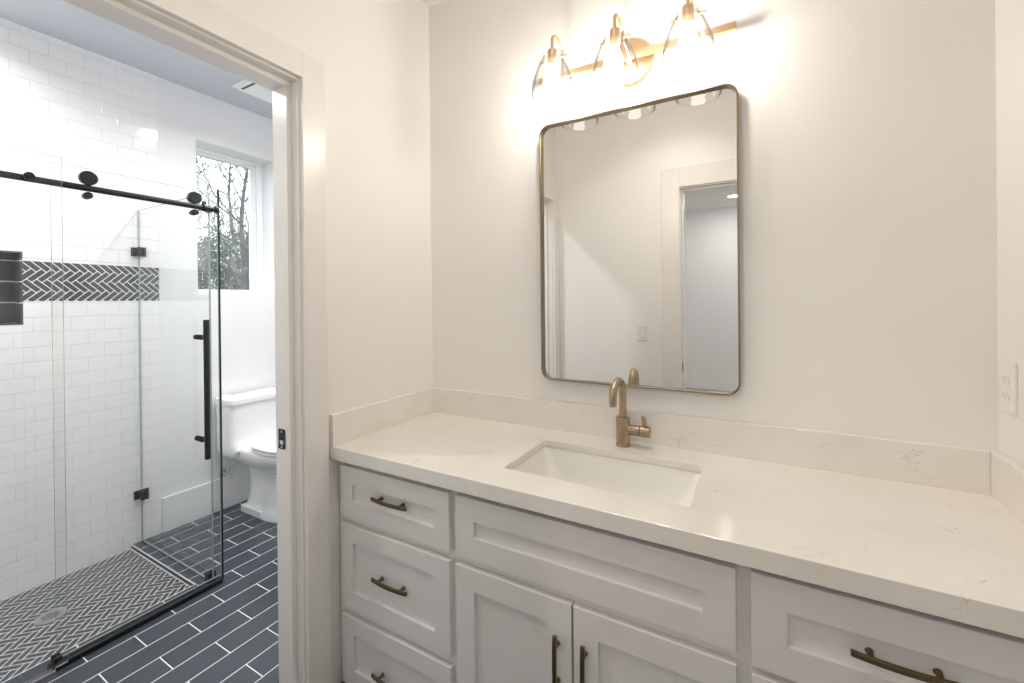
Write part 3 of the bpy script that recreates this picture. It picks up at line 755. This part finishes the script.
for y in (-1.66, -1.084):
    b = MB(); b.lathe([(.0135, 0), (.0145, .004), (.0145, .016), (.012, .019)], y, BRZ + .003, 28, axis='x', zoff=XF + .0045); b.cyl((XF + .006, y, BRZ + .004), (XB, y, BRZ), .008, 14); b.build('bar_clamp', M['black'], rail)
b = MB(); b.lathe([(.019, -.006), (.019, .006)], XB, BRZ, 24, axis='y', zoff=-.500); b.box(XB - .007, XB + .007, -.506, -.494, BRZ + .010, BRZ + .030); b.build('end_stop', M['black'], rail)
b = MB(); b.cyl((XB, -.452, BRZ), (XB, -.440, BRZ), .018, 24); b.box(-1.06, XB, -.466, -.4525, BRZ - .012, BRZ + .012); b.build('end_clamp', M['black'], rail)
ret = thing('return_glass_panel', 'glass return panel beside the toilet, clipped to the tiled wall', 'shower glass', (-1.42, -.463, 0))
pane('glass_pane', XL + .004, -1.032, -.467, -.459, .006, CT + 1.070, ret, 'y', M['glass_edge_light'])
for z in (CT + .825, CT - .602):
    b = MB(); b.box(XL, XL + .055, -.480, -.4665, z - .025, z + .025); b.box(XL, XL + .055, -.4595, -.446, z - .025, z + .025); b.box(XL, XL + .008, -.500, -.430, z - .025, z + .025); b.build('wall_clip', M['black'], ret, bevel=.0015)
b = MB(); b.box(-1.075, -1.040, -.481, -.4665, .001, .052); b.box(-1.075, -1.040, -.4595, -.446, .001, .052); b.box(-1.075, -1.040, -.4665, -.4595, .001, .006); b.build('floor_clip', M['black'], ret, bevel=.0015)
trk = thing('door_threshold', 'long black threshold track under the sliding shower door', 'track', (-1.01, -.73, 0))
b = MB(); b.prism([(-1.034, .0005), (-.992, .0005), (-.990, .022), (-.994, .026), (-1.026, .026), (-1.034, .014)], -1.040, -.440, f=lambda a, z, h: (a, h, z)); b.build('track', M['black'], trk)
b = MB(); b.box(-1.036, -1.026, -1.030, -1.006, .0262, .046); b.box(-1.010, -.998, -1.030, -1.006, .0262, .046); b.box(-1.028, -1.000, -1.034, -1.000, .0262, .0300); b.build('door_guide', M['black'], trk, bevel=.001)

# shower drain
sd = thing('shower_drain', 'round perforated steel drain set in the herringbone shower floor', 'drain', (-1.465, -.928, SH))
b = MB(); b.lathe([(.030, .002), (.046, .0035), (.052, .0028), (.053, .0), (.030, -.002)], -1.465, -.928, 48, zoff=SH, closed=True); b.build('rim', M['steel'], sd)
b = MB(); b.lathe([(.038, -.001), (.038, .0032)], -1.465, -.928, 40, zoff=SH); gr = b.build('strainer', M['steel'], sd)
b = MB()
for i in range(-4, 5):
    for j in range(-4, 5):
        x, y = i * .0072 + (j % 2) * .0036, j * .0063
        if math.hypot(x, y) < .031: b.lathe([(.0023, .0030), (.0023, .0036)], -1.465 + x, -.928 + y, 8, zoff=SH)
b.build('drain_holes', M['slot'], gr)

# ------------------------------------------------------------------ toilet (one-piece, skirtless, tank against the far wall)
TYc = .135
toi = thing('toilet', 'white one-piece toilet with closed lid under the bathroom window', 'toilet', (-1.48, TYc, 0))
def sup(x0, x1, hw, z, n=32, e=2.6, ef=2.0):
    """superellipse loop between x0 (back) and x1 (front), half width hw"""
    P = []; cx = (x0 + x1) / 2; a = (x1 - x0) / 2
    for k in range(n):
        t = 2 * math.pi * k / n; c, s = math.cos(t), math.sin(t)
        ex = ef if c > 0 else e
        P.append((cx + a * math.copysign(abs(c) ** (2 / ex), c), TYc + hw * math.copysign(abs(s) ** (2 / (ex if abs(s) < .0 else (ef + e) / 2)), s), z))
    return P
TB = XL + .022
# pedestal and foot flange
UP = .053
b = MB()
b.rings([sup(TB + .10, TB + .52, .118, .0, e=5, ef=3), sup(TB + .10, TB + .52, .118, .020, e=5, ef=3), sup(TB + .115, TB + .51, .106, .048, e=5, ef=3), sup(TB + .125, TB + .505, .098, .10, e=4, ef=2.6), sup(TB + .13, TB + .51, .094, .18, e=4), sup(TB + .12, TB + .55, .102, .25 + UP, e=4), sup(TB + .08, TB + .60, .130, .30 + UP, e=4), sup(TB + .04, TB + .64, .150, .335 + UP, e=5)], cap1=True)
b.build('pedestal', M['porcelain'], toi)
for s in (-1, 1):
    b = MB(); b.box(TB + .13, TB + .36, TYc + s * .100 - .022, TYc + s * .100 + .022, .0005, .050)
    b.lathe([(.016, -.002), (.016, .010), (.011, .020), (.003, .024)], TB + .30, TYc + s * .102, 16, zoff=.050)
    b.build('foot_flange', M['porcelain'], toi, bevel=.006, seg=3)
# bowl shell, flowing back into the tank
b = MB()
b.rings([sup(TB + .16, TB + .56, .105, .25 + UP, e=4), sup(TB + .06, TB + .63, .150, .300 + UP, e=5, ef=2.2), sup(TB + .01, TB + .68, .176, .345 + UP, e=6, ef=2.2), sup(TB + .0, TB + .695, .185, .380 + UP, e=6, ef=2.2), sup(TB + .0, TB + .69, .183, .395 + UP, e=6, ef=2.2), sup(TB + .01, TB + .68, .176, .402 + UP, e=6, ef=2.2)])
b.build('bowl', M['porcelain'], toi)
b = MB()
def tk(x1, hw, z, e=5): return sup(TB, x1, hw, z, n=40, e=9, ef=e)
b.rings([tk(TB + .19, .165, .383), tk(TB + .225, .200, .392), tk(TB + .25, .212, .415), tk(TB + .262, .214, .445), tk(TB + .235, .214, .475), tk(TB + .214, .214, .52), tk(TB + .207, .214, .60), tk(TB + .205, .215, .732)])
b.build('tank', M['porcelain'], toi)
b = MB()
b.rings([tk(TB + .208, .216, .7335), tk(TB + .218, .225, .736), tk(TB + .220, .227, .757), tk(TB + .216, .224, .771), tk(TB + .200, .210, .777), tk(TB + .15, .15, .779)])
b.build('tank_lid', M['porcelain'], toi)
b = MB(); b.tube([(TB + .21, TYc + .15, .675), (TB + .222, TYc + .15, .675), (TB + .228, TYc + .148, .675)], [.012, .012, .009], 14); b.tube([(TB + .226, TYc + .15, .675), (TB + .232, TYc + .09, .665)], [.006, .007], 10); b.build('flush_lever', M['chrome'], toi)
def seat(x0, x1, hw, z): return sup(x0, x1, hw, z + UP, n=40, e=3.2, ef=2.1)
b = MB(); b.rings([seat(TB + .265, TB + .695, .183, .4025), seat(TB + .262, TB + .70, .186, .408), seat(TB + .262, TB + .70, .186, .416), seat(TB + .266, TB + .697, .183, .420)]); b.build('seat', M['porcelain'], toi)
b = MB(); b.rings([seat(TB + .266, TB + .697, .183, .4235), seat(TB + .262, TB + .702, .187, .427), seat(TB + .262, TB + .702, .187, .437), seat(TB + .272, TB + .692, .178, .445), seat(TB + .32, TB + .65, .14, .449)]); b.build('seat_lid', M['porcelain'], toi)
# supply valve
vl = thing('supply_valve', 'chrome water supply valve with hose on the wall under the toilet tank', 'valve', (XL, .01, .235))
b = MB(); b.lathe([(.031, .0), (.031, .003), (.022, .008), (.012, .010)], -.012, .235, 28, axis='x', zoff=XL + .0005); b.build('escutcheon', M['chrome'], vl)
b = MB(); b.cyl((XL + .001, -.012, .235), (XL + .075, -.012, .235), .009, 16); b.cyl((XL + .058, -.012, .225), (XL + .058, -.012, .270), .008, 14); b.build('valve_body', M['chrome'], vl)
b = MB(); P = [(.020 * math.cos(R(a)) * (1 if a % 90 else .8), .013 * math.sin(R(a))) for a in range(0, 360, 15)]
b.prism([(-.012 + a, .235 + c) for a, c in P], XL + .076, XL + .088, f=lambda a, z, h: (h, a, z)); b.build('knob', M['chrome'], vl, bevel=.002)
b = MB(); b.tube([(XL + .058, -.012, .265), (XL + .06, -.01, .29), (XL + .08, .012, .302), (XL + .10, .03, .315), (XL + .115, .035, .360)], .0055, 10); b.cyl((XL + .115, .035, .350), (XL + .115, .035, .3825), .012, 14); b.build('hose', M['steel'], vl)

# ------------------------------------------------------------------ outdoors: woods behind the house
b = MB(); b.box(-40, XW - .02, -20, 30, -.9, -.6); struct('ground', b, M['ground'])
rng = random.Random(5)
def rv(a, b2=None): return Vector((rng.uniform(-a, a), rng.uniform(-a, a), rng.uniform(-a, a) if b2 is None else rng.uniform(-b2, a)))
def branch(b, p, d, L, rad, depth, tips):
    n = 7; pts = [p.copy()]; rads = [rad]; q = p.copy(); dd = d.normalized()
    for i in range(n):
        dd = (dd + rv(.30, .16)).normalized(); q = q + dd * L / n; pts.append(q.copy()); rads.append(max(rad * (1 - .70 * (i + 1) / n), .0035))
    b.tube(pts, rads, 6 if rad > .015 else 4, caps=False)
    tips.append(q.copy())
    if depth <= 0: return
    for k in range(rng.randint(4, 5)):
        i = rng.randint(2, n - 1); nd = (dd * .7 + rv(.9, .35)).normalized()
        branch(b, pts[i], nd, L * rng.uniform(.45, .65), rads[i] * .62, depth - 1, tips)
def leaves(centres, n, spread, size, m, name, parent):
    b = MB()
    for c in centres:
        for k in range(n):
            p = c + Vector((rng.gauss(0, spread), rng.gauss(0, spread), rng.gauss(0, spread)))
            a = rv(1).normalized(); e = a.orthogonal().normalized(); e2 = a.cross(e); sz = size * rng.uniform(.6, 1.3)
            b.faces([p - e * sz, p + e2 * sz * .4, p + e * sz, p - e2 * sz * .4], [(0, 1, 2, 3)])
    return b.build(name, m, parent)
def spot(sl, D): return (1.33 - D, -1.58 + sl * D)
def tree(sl, D, lean, H, rad, m, label, lf=24, bend=.1):
    x, y = spot(sl, D); t = thing('tree', label, 'tree', (x, y, -.6))
    b = MB(); tips = []; n = 16; p = Vector((x, y, -.6)); pts = [p.copy()]; rads = [rad]; dd = Vector((0, lean, 1)).normalized()
    for i in range(n):
        dd = (dd + rv(bend, bend * .3)).normalized(); p = p + dd * H / n; pts.append(p.copy()); rads.append(rad * (1 - .75 * (i + 1) / n))
    b.tube(pts, rads, 10, caps=False)
    for i in range(6, n + 1):
        for k in range(2 if i < n else 3):
            ang = rng.uniform(0, 6.28); nd = Vector((math.cos(ang) * .8, math.sin(ang), rng.uniform(.2, .9)))
            branch(b, pts[i], nd, rng.uniform(.7, 1.15) * H * .21, max(rads[i] * .55, .012), 2, tips)
    b.build('trunk', m, t)
    if lf: leaves(rng.sample(tips, min(len(tips), lf)), 7, .07, .028, M['leaf2'], 'foliage', t)
TREES = [(.535, 7.0, -.10, 5.2, .050, 'bark', 'bare grey tree in the right half of the bathroom window, nearest the glass'),
         (.470, 8.4, .26, 5.4, .058, 'bark', 'grey tree leaning to the right across the middle of the bathroom window'),
         (.515, 9.4, .0, 4.6, .050, 'bark_pale', 'pale straight trunk low in the middle of the bathroom window'),
         (.455, 10.4, .03, 5.6, .060, 'bark', 'dark bare tree at the left edge of the bathroom window'),
         (.560, 11.4, -.14, 6.0, .075, 'bark', 'thick tree leaning left behind the right edge of the bathroom window')]
for a in TREES: tree(*a[:5], M[a[5]], a[6])
BUSH = [(.462, 12.2, 3.6, 'leaf', 'dark evergreen shrub at the lower left of the bathroom window'), (.512, 13.6, 4.0, 'leaf2', 'dull green shrub in the lower middle of the bathroom window'), (.560, 12.6, 3.6, 'leaf', 'dark green shrub at the lower right of the bathroom window')]
for sl, D, h, m, lb in BUSH:
    x, y = spot(sl, D); t = thing('shrub', lb, 'shrub', (x, y, -.6))
    cs = []; b = MB()
    for k in range(60):
        a = rng.uniform(0, 6.28); rr = rng.uniform(0, .62); hh_ = h * rng.uniform(.35, 1.0)
        p = Vector((x + rr * math.cos(a), y + rr * math.sin(a), -.6 + hh_)); cs.append(p)
        b.tube([(x, y, -.6), tuple(Vector((x, y, -.6)).lerp(p, .5) + Vector((0, 0, .15))), tuple(p)], [.02, .012, .005], 5, caps=False)
    b.build('stems', M['bark'], t); leaves(cs, 110, .16, .045, M[m], 'foliage', t)
